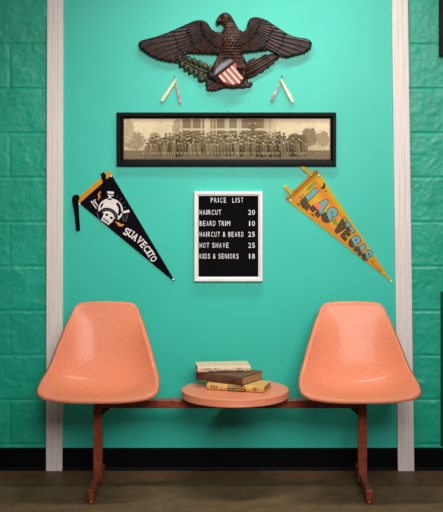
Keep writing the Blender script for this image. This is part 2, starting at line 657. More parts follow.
PX = (-0.526, 0.604)
BZ0, BZ1 = 0.338, 0.372
bm = bmesh.new()
add_box(bm, (PX[0] - 0.017, -BD - 0.025, BZ0), (PX[1] + 0.017, -BD + 0.025, BZ1), 0.002)
bmesh_obj('beam', bm, M_RUST, bench)
bm = bmesh.new()
add_lathe(bm, [(0.09, TT - 0.039), (0.09, TT - 0.033)], (0.059, -BD, 0), 'z', 32)
add_box(bm, (0.059 - 0.03, -BD - 0.03, BZ1), (0.059 + 0.03, -BD + 0.03, TT - 0.039))
bmesh_obj('table_bracket', bm, M_RUSTD, bench)
for cx in SX:
    for dx in (-0.09, 0.09):
        bm = bmesh.new()
        add_box(bm, (cx + dx - 0.012, -BD - 0.07, BZ1), (cx + dx + 0.012, -BD + 0.05, 0.413), 0.002)
        bmesh_obj('seat_bracket', bm, M_RUSTD, bench)
for px, sg in zip(PX, (1, -1)):
    bm = bmesh.new()
    add_box(bm, (px - 0.019, -BD - 0.019, 0.02), (px + 0.019, -BD + 0.019, BZ0), 0.0025)
    leg = bmesh_obj('leg', bm, M_RUST, bench)
    bm = bmesh.new()
    add_box(bm, (px - 0.0135, -BD - 0.266, 0.020), (px + 0.0135, -BD + 0.150, 0.058), 0.002)
    bmesh_obj('foot', bm, M_RUST, leg)
    for dy in (-0.252, 0.135):
        bm = bmesh.new()
        add_lathe(bm, [(0.012, 0.0), (0.0135, 0.002), (0.0135, 0.010), (0.0105, 0.013), (0.0105, 0.022)], (px, -BD + dy, 0), 'z', 20)
        bmesh_obj('glide', bm, M_RUST, leg, True)
    # gusset under the beam beside the leg
    bm = bmesh.new()
    x0 = px + sg * 0.018
    pts = [(x0, BZ0), (x0 + sg * 0.035, BZ0), (x0 + sg * 0.030, BZ0 - 0.010), (x0 + sg * 0.006, BZ0 - 0.026), (x0, BZ0 - 0.040)]
    add_prism(bm, pts, -BD + 0.004, -BD - 0.004)
    bmesh_obj('gusset', bm, M_RUSTD, bench)
    for bx, bz in ((x0 + sg * 0.022, BZ0 - 0.004), (x0 + sg * 0.004, BZ0 - 0.024)):
        bm = bmesh.new()
        add_lathe(bm, [(0.006, 0.004), (0.006, 0.010), (0.003, 0.012)], (bx, -BD, bz), 'y', 6)
        bmesh_obj('bolt', bm, M_RUSTD, bench)

# ---------------------------------------------------------------- books


def book(label, corner, ang, L, Wd, T, cover, z0, title=None, spine_mat=None, block=None):
    """spine runs from `corner` along ang; the book goes back from the spine"""
    e = empty('book', (corner[0], corner[1], z0), label, 'book', 'books on the round table')
    Mx = Matrix.Translation((corner[0], corner[1], z0)) @ Matrix.Rotation(ang, 4, 'Z')
    t = 0.0028
    # boards and rounded spine as one case
    bm = bmesh.new()
    pr = [(Wd, 0), (0.006, 0), (0.0, 0.003)]
    for k in range(7):
        a = math.pi * k / 6
        pr.append((-0.0035 * math.sin(a), 0.003 + (T - 0.006) * k / 6))
    pr += [(0.0, T - 0.003), (0.006, T), (Wd, T), (Wd, T - t), (0.006, T - t), (0.006, t), (Wd, t)]
    a = [bm.verts.new((0, p[0], p[1])) for p in pr]
    c = [bm.verts.new((L, p[0], p[1])) for p in pr]
    for i in range(len(pr)):
        j = (i + 1) % len(pr)
        f = bm.faces.new((a[i], a[j], c[j], c[i]))
        if spine_mat and 1 <= i <= 10:
            f.material_index = 1
    bm.faces.new(a)
    bm.faces.new(c[::-1])
    bmesh.ops.transform(bm, matrix=Mx, verts=bm.verts)
    bmesh_obj('cover', bm, [cover, spine_mat] if spine_mat else cover, e)
    bm = bmesh.new()
    add_box(bm, (0.003, 0.0062, t + 0.0001), (L - 0.003, Wd - 0.004, T - t - 0.0001), 0, Mx)
    bmesh_obj('pages', bm, M_PAGES, e)
    if title:
        title(e, Mx, L, Wd, T)
    return e


def spine_word(e, Mx, text, x0, x1, z0, z1, m, depth=-0.0045, name='title', bold=0.03):
    bm = bmesh.new()
    ws = [glyph(c)[2] if c != ' ' else 0.5 for c in text]
    tot = sum(ws) + 0.22 * (len(text) - 1)
    k = (x1 - x0) / tot
    x = x0
    for ch, w in zip(text, ws):
        if ch != ' ':
            def place(u, v, y, x=x, w=w):
                return Mx @ Vector((x + u * w * k, depth - y, z0 + v * (z1 - z0)))
            add_glyph(bm, ch, place, 0.0002, bold=bold)
        x += (w + 0.22) * k
    bmesh_obj(name, bm, m, e)


def worn_line(e, Mx, x0, x1, z0, z1, m, n, depth=-0.0040):
    """a worn line of print too small to read"""
    bm = bmesh.new()
    x = x0
    st = (x1 - x0) / n
    for i in range(n):
        if random.random() < 0.86:
            h = (z1 - z0) * random.uniform(0.7, 1.0)
            add_box(bm, (x, depth - 0.0003, z0), (x + st * random.uniform(0.45, 0.8), depth + 0.001, z0 + h), 0, Mx)
        x += st
    bmesh_obj('title', bm, m, e)


def title_bottom(e, Mx, L, Wd, T):
    bm = bmesh.new()
    add_box(bm, (0.092, -0.0040, 0.002), (0.172, -0.003, T * 0.52), 0, Mx)
    bmesh_obj('title_block', bm, M_INK, e)
    spine_word(e, Mx, 'STANDARD', 0.094, 0.170, T * 0.60, T * 0.88, M_INK, -0.0036)
    worn_line(e, Mx, 0.096, 0.168, T * 0.18, T * 0.40, M_BOOKY, 11, -0.0041)
    for x in (0.020, 0.030, 0.040, 0.205, 0.214):
        bm = bmesh.new()
        add_box(bm, (x, -0.0038, T * 0.3), (x + 0.006, -0.003, T * 0.72), 0, Mx)
        bmesh_obj('spine_ornament', bm, M_BOOKB, e)


def title_mid(e, Mx, L, Wd, T):
    for x in (0.05, 0.10, 0.158, 0.222):
        bm = bmesh.new()
        add_box(bm, (x, -0.0042, 0.004), (x + 0.003, -0.003, T - 0.004), 0, Mx)
        bmesh_obj('spine_band', bm, M_BOOKB, e)
    bm = bmesh.new()
    add_prism(bm, [(0.183, T * .35), (0.190, T * .25), (0.199, T * .55), (0.193, T * .75), (0.190, T * .5)], -0.003, -0.0042)
    bmesh.ops.transform(bm, matrix=Mx, verts=bm.verts)
    bmesh_obj('spine_ornament', bm, M_OUTL, e)


def title_top(e, Mx, L, Wd, T):
    worn_line(e, Mx, 0.016, 0.062, T * 0.55, T * 0.78, M_BOOKB, 9, -0.0036)
    worn_line(e, Mx, 0.066, 0.094, T * 0.55, T * 0.78, M_BOOKB, 5, -0.0036)
    worn_line(e, Mx, 0.168, 0.196, T * 0.55, T * 0.78, M_BOOKB, 6, -0.0036)
    worn_line(e, Mx, 0.050, 0.20, T * 0.12, T * 0.36, M_INK, 22, -0.0036)


book('tan cloth-bound book at the bottom of the stack on the round table', (-0.060, -0.278), math.radians(-16.5), 0.252, 0.122, 0.028,
     M_BOOKY, TT + 0.0006, title_bottom)
book('thick worn brown book turned askew in the middle of the stack', (-0.108, -0.209), math.radians(-33), 0.234, 0.172, 0.036,
     M_BOOKB, TT + 0.0292, title_mid, M_BOOKD)
book('cream book lying on top of the stack of three', (-0.101, -0.242), math.radians(7), 0.230, 0.126, 0.025,
     M_BOOKC, TT + 0.0658, title_top)

# ---------------------------------------------------------------- wall pieces


def P2(px, py, d=0.0):
    v = W(px, py, d)
    return (v.x, v.z)


# --- panoramic group photograph
fr = empty('picture_frame', (W(226.5, 166, 0).x, 0, W(226, 166, 0).z),
           'long black framed panoramic sepia photo of seated and standing rows of people', 'picture')
bm = bmesh.new()
ox0, oz1 = P2(116.6, 112.4, .02)
ox1, oz0 = P2(336.2, 166.2, .02)
ix0, iz1 = P2(123.2, 118.3, .015)
ix1, iz0 = P2(330.6, 159.6, .015)


def mitred(bm, o, i, yb, yo, yi, mi=0):
    """four mitred mouldings between outer rectangle o and inner rectangle i"""
    (x0, z0, x1, z1), (a0, b0, a1, b1) = o, i
    O = [(x0, z0), (x1, z0), (x1, z1), (x0, z1)]
    I = [(a0, b0), (a1, b0), (a1, b1), (a0, b1)]
    def lp(t, y):
        return [bm.verts.new((p[0] + (q[0] - p[0]) * t, y, p[1] + (q[1] - p[1]) * t)) for p, q in zip(O, I)]
    rings = [lp(0, yb), lp(0, yo + 0.003), lp(0.12, yo), lp(0.55, yo), lp(0.7, (yo + yi) / 2), lp(0.95, yi), lp(1, yi + 0.002), lp(1, yb)]
    for r in range(len(rings)):
        A, B = rings[r], rings[(r + 1) % len(rings)]
        for k in range(4):
            bm.faces.new((A[k], A[(k + 1) % 4], B[(k + 1) % 4], B[k])).material_index = mi


mitred(bm, (ox0, oz0, ox1, oz1), (ix0, iz0, ix1, iz1), -0.0005, -0.022, -0.014)
bmesh_obj('frame', bm, M_FRAME, fr)
bm = bmesh.new()
lw = 0.0035
for lo, hi in (((ix0, iz0), (ix1, iz0 + lw * 1.4)), ((ix0, iz1 - lw * .6), (ix1, iz1)), ((ix0, iz0), (ix0 + lw, iz1)), ((ix1 - lw, iz0), (ix1, iz1))):
    add_box(bm, (lo[0], -0.0125, lo[1]), (hi[0], -0.008, hi[1]), 0.0008)
bmesh_obj('inner_lip', bm, M_LIP, fr, label='brown inner lip of the frame')


def sepia_print():
    nx, nz = 640, 128
    g = np.zeros((nz, nx))
    X, Y = np.meshgrid(np.linspace(0, 1, nx), np.linspace(0, 1, nz))     # Y down
    rng = np.random.RandomState(3)
    def blur(a, n):
        for _ in range(n):
            a = (a + np.roll(a, 1, 0) + np.roll(a, -1, 0) + np.roll(a, 1, 1) + np.roll(a, -1, 1)) / 5
        return a
    g[:] = 0.74 + 0.10 * (0.4 - Y)
    g += (blur(rng.rand(nz, nx), 14) - .5) * 0.5
    g += .10 * (Y < .5) * ((X < .26) | (X > .74))
    # ground
    g = np.where(Y > 0.78, 0.42 + (blur(rng.rand(nz, nx), 3) - .5) * .5, g)
    # trees left and right
    for cx, cy, rx, ry, v in ((0.05, .55, .05, .22, .56), (.15, .5, .03, .16, .6), (.02, .3, .03, .3, .66), (.9, .46, .04, .22, .52),
                              (.83, .5, .03, .14, .48), (.965, .5, .03, .2, .58), (.27, .25, .035, .3, .66)):
        mk = ((X - cx) / rx) ** 2 + ((Y - cy) / ry) ** 2 + (blur(rng.rand(nz, nx), 4) - .5) * 3 < 1
        g = np.where(mk, v + (blur(rng.rand(nz, nx), 2) - .5) * .4, g)
    # school house
    bld = (X > .27) & (X < .72) & (Y < .62)
    g = np.where(bld, .70 + .04 * np.sin(X * 300), g)
    for wx in (.305, .355, .47, .53, .59, .66):
        for wy in (.10, .42):
            wv = (abs(X - wx) < .019) & (abs(Y - wy) < .13)
            g = np.where(wv, .42 + .12 * (np.sin(Y * 130) > .3), g)
    g = np.where((abs(X - .405) < .032) & (Y < .62), .80, g)
    for cx in (.385, .425, .62, .44):
        g = np.where((abs(X - cx) < .005) & (Y < .62), .52, g)
    g = np.where(bld & (abs(Y - .27) < .02), .80, g)
    mk = (abs(X - .625) < .022 + .015 * np.sin(Y * 40)) & (Y < .6)
    g = np.where(mk, .40 + (blur(rng.rand(nz, nx), 1) - .5) * .4, g)
    # a house with a hipped roof at the right
    g = np.where((abs(X - .84) < .05 - .08 * (.55 - Y)) & (Y > .40) & (Y < .56), .38, g)
    # rows of figures
    def figure(cx, top, h, tone):
        w = .0120
        u = (X - cx) / w
        v = (Y - top) / h
        body = (v > .2) & (v < 1) & (abs(u) < .62 + .25 * (v > .3) - .2 * (v > .75))
        nonlocal g
        g = np.where(body, tone + .08 * np.sin(u * 6) - .10 * v, g)
        g = np.where((u ** 2 / .16 + (v - .13) ** 2 / .009) < 1, rng.uniform(.50, .74), g)                       # face
        g = np.where((v > -.02) & (v < .07) & (abs(u) < .5), tone - .12, g)                    # cap
        g = np.where((v > .3) & (v < .5) & (abs(u) < .12), .60, g)
    for row, (top, h, n, x0, x1) in enumerate(((.37, .34, 44, .20, .78), (.46, .36, 52, .13, .87), (.56, .36, 54, .10, .89))):
        for i in range(n):
            cx = x0 + (x1 - x0) * (i + .5 + rng.uniform(-.4, .4)) / n
            figure(cx, top + rng.uniform(-.05, .05), h, rng.uniform(.22, .54))
    # boots and pale leggings of the front row
    for i in range(90):
        cx = .09 + .82 * (i + rng.uniform(0, .6)) / 90
        g = np.where((abs(X - cx) < .0022) & (abs(Y - .85) < .03), rng.uniform(.5, .74), g)
    # uneven fading of the old print
    g = np.clip(g + (blur(rng.rand(nz, nx), 1) - .5) * .12, .12, .93)
    fade = .10 * np.exp(-((X - .05) / .09) ** 2) + .08 * np.exp(-((X - .97) / .06) ** 2) + .06 * np.exp(-((X - .53) / .05) ** 2)
    g = np.clip((blur(g, 1) - .5) * 1.2 + .42 + fade, .06, .95)
    dark = np.array(lin(30, 24, 18)[:3])
    mid = np.array(lin(134, 116, 84)[:3])
    light = np.array(lin(226, 208, 172)[:3])
    t = g[..., None]
    colr = np.where(t < .5, dark + (mid - dark) * (t / .5), mid + (light - mid) * ((t - .5) / .5))
    cool = (np.exp(-((X - .53) / .05) ** 2) * .5)[..., None]
    colr = colr * (1 - cool) + colr * np.array([.86, .98, 1.10]) * cool
    # grid of faces, one colour each
    xs = np.linspace(ix0 + 0.001, ix1 - 0.001, nx + 1)
    zs = np.linspace(iz1 - 0.001, iz0 + 0.001, nz + 1)
    GX, GZ = np.meshgrid(xs, zs)
    verts = np.stack([GX, np.full_like(GX, -0.0085), GZ], -1).reshape(-1, 3)
    idx = np.arange((nx + 1) * nz).reshape(nz, nx + 1)[:, :-1].reshape(-1)
    faces = np.stack([idx, idx + nx + 1, idx + nx + 2, idx + 1], 1)
    me = bpy.data.meshes.new('print')
    me.from_pydata(verts.tolist(), [], faces.tolist())
    at = me.color_attributes.new('ink', 'FLOAT_COLOR', 'CORNER')
    c4 = np.concatenate([colr.reshape(-1, 3), np.ones((nx * nz, 1))], 1)
    at.data.foreach_set('color', np.repeat(c4, 4, axis=0).reshape(-1).astype(np.float32))
    m = mat('sepia_print', (1, 1, 1, 1), 0.7, spec=0.15)
    nd = m.node_tree.nodes.new('ShaderNodeVertexColor')
    nd.layer_name = 'ink'
    m.node_tree.links.new(nd.outputs['Color'], m.node_tree.nodes['Principled BSDF'].inputs['Base Color'])
    link('print', me, m, fr, label='sepia panoramic group photograph')
    bm = bmesh.new()
    add_box(bm, (ix0 - 0.004, -0.0078, iz0 - 0.004), (ix1 + 0.004, -0.003, iz1 + 0.004))
    bmesh_obj('backing', bm, M_LIP, fr)


sepia_print()


def nail(label, px, py, m, r=0.0022, out=0.012, name='nail', d=0.0):
    c = W(px, py, 0)
    bm = bmesh.new()
    add_lathe(bm, [(r * .5, -0.004), (r * .5, out - 0.0015), (r, out - 0.0012), (r, out), (r * .6, out + .0005)], (c.x, 0, c.z), 'y', 12)
    for v in bm.verts:
        v.co -= Vector((c.x, 0, c.z))
    o = bmesh_obj(name, bm, m)
    o.location = (c.x, 0, c.z)
    return tag(o, label, 'nail')


nail('small dark nail just above the top edge of the panoramic frame', 228.3, 111.2, M_NAILK, out=0.010)
nail('tiny black nail head beside the right trim on the block wall', 409.3, 87.6, M_NAILK, r=0.004, out=0.004)

# --- letter board
lb = empty('letter_board', (W(228.4, 281.5, 0).x, 0, W(228, 281.5, 0).z), 'white framed black letter board with a price list in white letters', 'sign')
bx0, bz1 = P2(194.1, 191.4, .018)
bx1, bz0 = P2(262.7, 281.6, .018)
cx0, cz1 = P2(198.5, 195.9, .014)
cx1, cz0 = P2(258.2, 276.8, .014)
bm = bmesh.new()
mitred(bm, (bx0, bz0, bx1, bz1), (cx0, cz0, cx1, cz1), -0.0005, -0.022, -0.018)
bmesh_obj('frame', bm, M_WHITE, lb, label='white frame')
bm = bmesh.new()
nrow = 46
zs = np.linspace(cz0 - 0.002, cz1 + 0.002, nrow + 1)
for i in range(nrow):                                      # grooved felt: ribs with a slot between
    add_box(bm, (cx0 - 0.002, -0.0105, zs[i] + 0.0012), (cx1 + 0.002, -0.006, zs[i + 1] - 0.0002))
add_box(bm, (cx0 - 0.002, -0.006, cz0 - 0.002), (cx1 + 0.002, -0.002, cz1 + 0.002))
bmesh_obj('felt_panel', bm, M_FELTK, lb, label='black grooved felt')


def board_letter(ch, px, w, py, cap=4.9):
    k = (CAM_D - 0.011) / F
    x, z = P2(px, py, 0.011)
    h = cap * k
    bm = bmesh.new()
    def place(u, v, y):
        return Vector((x + u * w * k, -y, z + (v - 0.5) * h))
    thick_glyph(bm, ch, place, 0.0104, 0.0125)
    add_glyph(bm, ch, place, 0.01252, bold=0.0)
    bmesh_obj('letter', bm, M_LETTER, lb)


def board_text(text, px0, px1, py, gap):
    """one row of push-in letters between two photo columns"""
    ws = [{' ': 0.35, 'I': 0.30, 'M': 1.25, '&': 1.05}.get(c, 0.92) for c in text]
    s = (px1 - px0 - gap * (len(text) - 1)) / sum(ws)
    x = px0
    for ch, w in zip(text, ws):
        if ch != ' ':
            board_letter(ch, x, w * s, py)
        x += w * s + gap


board_text('PRICE', 210.8, 226.0, 200.1, 1.45)
board_text('LIST', 232.3, 243.2, 200.1, 1.45)
for t, x1, py, num in (('HAIRCUT', 221.0, 212.3, '20'), ('BEARD TRIM', 230.1, 223.4, '10'), ('HAIRCUT & BEARD', 243.4, 234.3, '25'),
                       ('HOT SHAVE', 228.6, 245.3, '25'), ('KIDS & SENIORS', 238.5, 256.2, '18')):
    board_text(t, 199.7, x1, py, 1.12)
    for i, ch in enumerate(num):
        board_letter(ch, (248.2, 252.0)[i] + (0.9 if ch == '1' else 0), 1.0 if ch == '1' else 2.9, py)

# --- pennants


def prism_px(name, polys, m, parent, y0, y1, bevel=0.0, label=None):
    """one flat printed or cut piece for each outline; returns the first"""
    first = None
    for pl in polys:
        bm = bmesh.new()
        add_prism(bm, [P2(*p, y0) for p in pl], -y0, -y1, bevel=bevel)
        o = bmesh_obj(name, bm, m, parent, label=label)
        first = first or o
    return first


def stroke(p, q, w0, w1=None):
    w1 = w0 if w1 is None else w1
    dx, dy = q[0] - p[0], q[1] - p[1]
    l = math.hypot(dx, dy)
    nx, ny = -dy / l / 2, dx / l / 2
    return [(p[0] + nx * w0, p[1] + ny * w0), (q[0] + nx * w1, q[1] + ny * w1), (q[0] - nx * w1, q[1] - ny * w1), (p[0] - nx * w0, p[1] - ny * w0)]


def ell(cx, cy, rx, ry, rot=0, a0=0, a1=360, n=28):
    out = []
    c, s = math.cos(math.radians(rot)), math.sin(math.radians(rot))
    full = abs(a1 - a0) >= 360
    for i in range(n if full else n + 1):
        a = math.radians(a0 + (a1 - a0) * i / n)
        x, y = rx * math.cos(a), ry * math.sin(a)
        out.append((cx + x * c - y * s, cy + x * s + y * c))
    return out


def arcband(cx, cy, r0, r1, a0, a1, n=14, sy=1.0, rot=0):
    c, s = math.cos(math.radians(rot)), math.sin(math.radians(rot))
    def pt(r, a):
        x, y = r * math.cos(math.radians(a)), r * sy * math.sin(math.radians(a))
        return (cx + x * c - y * s, cy + x * s + y * c)
    return [pt(r0, a0 + (a1 - a0) * i / n) for i in range(n + 1)] + [pt(r1, a1 - (a1 - a0) * i / n) for i in range(n + 1)]


def pin(px, py, label, d=0.004):
    c = W(px, py, d)
    bm = bmesh.new()
    add_lathe(bm, [(0.0008, -0.006 - d), (0.0008, 0.0), (0.0036, 0.0002), (0.0045, 0.0018), (0.0035, 0.0038), (0.0015, 0.0048)], (0, 0, 0), 'y', 14)
    o = bmesh_obj('thumbtack', bm, M_PIN, None, True)
    o.location = (c.x, -d, c.z)
    return tag(o, label, 'thumbtack')


def ribbon(pts, w, m, parent, name='tie', wdir=None):
    """folded felt tie: pts are (px, py, distance from wall)"""
    bm = bmesh.new()
    P = catmull([tuple(W(p[0], p[1], p[2])) for p in pts], 6)
    k = CAM_D / F
    rows = []
    for i, p in enumerate(P):
        p = Vector(p)
        t = Vector(P[min(i + 1, len(P) - 1)]) - Vector(P[max(i - 1, 0)])
        side = Vector((t.z, 0, -t.x))
        if side.length < 1e-6:
            side = Vector((1, 0, 0))
        side.normalize()
        side *= w * k / 2
        rows.append((p + side, p - side))
    th = Vector((0, -0.0012, 0))
    q = [[bm.verts.new(a), bm.verts.new(b), bm.verts.new(b + th), bm.verts.new(a + th)] for a, b in rows]
    for i in range(len(q) - 1):
        for j in range(4):
            bm.faces.new((q[i][j], q[i][(j + 1) % 4], q[i + 1][(j + 1) % 4], q[i + 1][j]))
    bm.faces.new(q[0])
    bm.faces.new(q[-1][::-1])
    return bmesh_obj(name, bm, m, parent)


Y0, Y1 = 0.0008, 0.0032
pk = empty('pennant', tuple(W(100, 205, 0)), 'black felt triangular pennant with gold edge and helmeted skull, left of the price list', 'pennant')
prism_px('felt', [[(111.4, 174.2), (174.8, 280.6), (173.6, 281.2), (79.0, 203.0)]], M_PK, pk, Y0, Y1)
prism_px('header_band', [[(109.2, 170.2), (111.9, 174.6), (79.4, 203.4), (77.6, 198.3)]], M_GOLD, pk, 0.0006, 0.0040, label='gold header band')
ribbon([(104.2, 180.0, .0048), (103.0, 174.6, .0055), (102.2, 173.0, .007)], 4.2, M_TIEK, pk)
ribbon([(104.0, 174.0, .0070), (104.8, 186.0, .0052), (106.2, 198.0, .0046)], 3.6, M_TIEK, pk)
ribbon([(78.6, 197.6, .0045), (75.8, 196.4, .012), (73.8, 199.5, .012), (76.0, 212.0, .009), (78.0, 231.0, .006)], 3.6, M_TIEK, pk)
ribbon([(79.4, 199.0, .0060), (77.0, 199.0, .010), (77.6, 212.0, .006), (78.8, 230.0, .004)], 2.8, M_TIEK, pk)
YP, YQ = 0.0031, 0.0038
em = prism_px('helmet', [ell(110.6, 210.2, 12.4, 11.8, 25, 150, 388)], M_PRINT, pk, YP, YQ, label='white printed helmet')
prism_px('candle_cup', [[(106.0, 191.0), (114.0, 191.8), (113.4, 196.2), (106.8, 195.6)]], M_PRINT, em, YP, YQ)
prism_px('candle_stem', [stroke((109.9, 195.6), (109.7, 200.0), 2.0, 4.2)], M_PRINT, em, YP, YQ)
prism_px('cup_band', [stroke((106.4, 193.9), (113.6, 194.6), 1.1)], M_PK, em, YQ - .0001, YQ + .0003)
prism_px('printed_razor', [stroke((120.4, 212.7), (129.4, 211.0), 2.0, 2.6), stroke((96.4, 208.6), (91.2, 201.0), 0.9, 1.4),
                           stroke((98.0, 206.4), (93.8, 199.8), 0.9, 1.4), stroke((92.6, 204.0), (95.6, 199.4), 0.7)], M_PRINT, em, YP, YQ)
prism_px('helmet_stripe', [arcband(110.6, 210.2, 8.0, 10.6, -50, 34), ell(101.8, 205.4, 1.0, 2.8, 30)], M_PK, em, YQ - .0001, YQ + .0003)
prism_px('visor', [arcband(107.6, 217.6, 7.0, 10.6, 188, 354, sy=.92, rot=30)], M_PK, em, YQ - .0001, YQ + .0004)
prism_px('visor_outline', [arcband(107.6, 217.6, 8.4, 9.0, 193, 349, sy=.92, rot=30)], M_GREYP, em, YQ, YQ + .0006)
prism_px('face', [[(104.0, 213.6), (107.6, 211.2), (112.0, 213.2), (114.8, 217.6), (112.4, 221.4), (108.6, 224.8), (101.2, 220.0)]], M_PRINT, em, YP, YQ + .0008,
         label='white skull face')
prism_px('eye_socket', [ell(106.8, 214.8, 1.6, 1.2, 35), ell(111.4, 217.8, 1.6, 1.2, 35)], M_PK, em, YQ, YQ + .0012)
prism_px('teeth_line', [stroke((103.0, 218.2), (109.4, 222.8), .8), stroke((105.2, 217.6), (103.2, 220.6), .45), stroke((107.0, 218.8), (105.0, 222.0), .45),
                        stroke((108.8, 220.2), (107.0, 223.2), .45)], M_PK, em, YQ, YQ + .0012)
prism_px('chin_strap', [stroke((96.8, 212.2), (99.6, 219.8), .7), stroke((99.6, 219.8), (107.0, 226.0), .7), stroke((107.0, 226.0), (113.0, 221.2), .7),
                        stroke((122.8, 214.8), (123.2, 221.4), .5), stroke((125.6, 214.4), (126.4, 221.4), .5), stroke((127.8, 213.8), (127.0, 218.6), .5),
                        stroke((123.4, 218.0), (126.0, 221.8), .5)], M_GREYP, pk, YP, YQ)
prism_px('ray', [stroke((116.4, 198.2), (118.0, 195.4), .4), stroke((119.6, 200.4), (122.2, 197.8), .4), stroke((122.0, 204.0), (125.0, 202.2), .4),
                 stroke((123.0, 207.8), (126.0, 207.0), .4)], M_GREYP, pk, YP, YQ)
prism_px('lightning', [[(99.9, 191.2), (97.6, 194.4), (98.4, 196.6), (97.8, 200.8), (100.6, 196.8), (99.6, 194.6), (101.0, 191.6)],
                       [(114.6, 221.6), (119.6, 222.6), (120.2, 223.8), (124.6, 224.4), (121.6, 226.6), (118.0, 225.8), (117.6, 224.4)]], M_BOLT, pk, YP, YQ,
         label='orange lightning flashes')


SERIF = {'U': ((-.14, .40, .95), (.60, 1.14, .95)), 'A': ((-.14, .36, .05), (.64, 1.14, .05)), 'V': ((-.14, .40, .95), (.60, 1.14, .95)),
         'E': ((-.16, .3, .05), (-.16, .3, .95)), 'I': ((-.8, 1.8, .05), (-.8, 1.8, .95)), 'T': ((.18, .82, .05),)}


def slab_letters(name, items, m, parent, y0, y1, bold=0.0, serif=False):
    """items: (char, cx, cy, height px, width px, angle of reading direction in degrees downwards)"""
    for ch, cx, cy, h, w, a in items:
        bm = bmesh.new()
        ca, sa = math.cos(math.radians(a)), math.sin(math.radians(a))
        def place(u, v, y):
            du, dv = (u - .5) * w, -(v - .5) * h
            p = W(cx + du * ca - dv * sa, cy + du * sa + dv * ca, 0.003)
            return Vector((p.x, -y, p.z))
        thick_glyph(bm, ch, place, y0, y1)
        add_glyph(bm, ch, place, y1 + .00005, bold=bold)
        for (u0, u1, v) in SERIF.get(ch, ()) if serif else ():
            q = [place(u0, v - .07, y1 + .0003), place(u1, v - .07, y1 + .0003), place(u1, v + .07, y1 + .0003), place(u0, v + .07, y1 + .0003)]
            bm.faces.new([bm.verts.new(c) for c in q])
        bmesh_obj(name, bm, m, parent)


# letters along an arched base line that follows the pennant's taper
slab_letters('letter', [
    ('S', 126.5, 231.6, 7.2, 4.4, 27), ('U', 130.9, 233.7, 7.1, 4.4, 33), ('A', 135.3, 236.8, 7.0, 4.6, 39), ('V', 139.8, 240.5, 7.0, 4.6, 45),
    ('E', 143.6, 244.6, 6.8, 3.6, 50), ('C', 146.8, 248.5, 6.7, 4.2, 54), ('I', 149.3, 251.9, 6.6, 1.6, 57), ('T', 151.2, 254.8, 6.5, 4.0, 60), ('O', 153.6, 258.9, 6.4, 4.4, 62)],
    M_PRINT, pk, YP, YQ, bold=0.045, serif=True)
pin(111.2, 176.2, 'white thumbtack at the top right corner of the black pennant')
pin(79.6, 204.2, 'white thumbtack at the lower left corner of the black pennant')
pin(173.2, 279.4, 'white thumbtack through the tip of the black pennant')

# yellow pennant
py_ = empty('pennant', tuple(W(312, 195, 0)), 'yellow and orange city souvenir pennant hanging right of the price list', 'pennant')


def yellow_felt():
    m = mat('yellow_felt', lin(224, 168, 34), 0.9, spec=0.1)
    nt = m.node_tree
    b = nt.nodes['Principled BSDF']
    at = nt.nodes.new('ShaderNodeAttribute')
    at.attribute_name = 'across'
    r = nt.nodes.new('ShaderNodeValToRGB')
    els = r.color_ramp.elements
    els[0].position, els[0].color = 0.0, lin(194, 150, 34)
    els[1].position, els[1].color = 1.0, lin(200, 160, 34)
    for p, c in ((.07, lin(192, 130, 40)), (.16, lin(206, 128, 54)), (.34, lin(204, 148, 44)), (.52, lin(204, 164, 44)), (.68, lin(204, 144, 46)), (.80, lin(206, 116, 52)),
                 (.9, lin(196, 154, 36))):
        e = els.new(p)
        e.color = c
    n = nt.nodes.new('ShaderNodeTexNoise')
    n.inputs['Scale'].default_value = 30
    tc = nt.nodes.new('ShaderNodeTexCoord')
    nt.links.new(tc.outputs['Object'], n.inputs['Vector'])
    ma = nt.nodes.new('ShaderNodeMath')
    ma.operation = 'MULTIPLY_ADD'
    ma.inputs[1].default_value = 0.12
    mb = nt.nodes.new('ShaderNodeMath')
    mb.operation = 'SUBTRACT'
    mb.inputs[1].default_value = 0.06
    nt.links.new(n.outputs['Fac'], ma.inputs[0])
    nt.links.new(at.outputs['Fac'], ma.inputs[2])
    nt.links.new(ma.outputs[0], mb.inputs[0])
    nt.links.new(mb.outputs[0], r.inputs[0])
    nt.links.new(r.outputs[0], b.inputs['Base Color'])
    return m


M_YF = yellow_felt()
A, B, T = (288.8, 201.4), (319.2, 173.2), (392.4, 282.4)
nu, nv = 40, 24
verts, faces, ac = [], [], []
for side, yy in ((0, Y1), (1, Y0)):
    for i in range(nu + 1):
        t = i / nu
        for j in range(nv + 1):
            s = j / nv
            e0 = (A[0] + (T[0] - A[0]) * t, A[1] + (T[1] - A[1]) * t)
            e1 = (B[0] + (T[0] - B[0]) * t, B[1] + (T[1] - B[1]) * t)
            p = W(e0[0] + (e1[0] - e0[0]) * s, e0[1] + (e1[1] - e0[1]) * s, 0.002)
            verts.append((p.x, -yy, p.z))
            ac.append(s)
N1 = (nu + 1) * (nv + 1)
for i in range(nu):
    for j in range(nv):
        a = i * (nv + 1) + j
        faces.append((a, a + nv + 1, a + nv + 2, a + 1))
        faces.append((N1 + a, N1 + a + 1, N1 + a + nv + 2, N1 + a + nv + 1))
for i in range(nu):
    for j in (0, nv):
        a = i * (nv + 1) + j
        b = a + nv + 1
        faces.append((a, b, N1 + b, N1 + a))
me = bpy.data.meshes.new('felt')
me.from_pydata(verts, [], faces)
at = me.attributes.new('across', 'FLOAT', 'POINT')
at.data.foreach_set('value', ac)
link('felt', me, M_YF, py_)
prism_px('header_band', [[(315.9, 169.3), (319.6, 173.4), (289.4, 201.8), (285.2, 198.0)]], M_YBAND, py_, 0.0006, 0.0044, label='ochre header band')
prism_px('stitching', [stroke((317.4, 171.6), (287.2, 199.8), .5)], M_DARKP, py_, 0.0043, 0.0048)
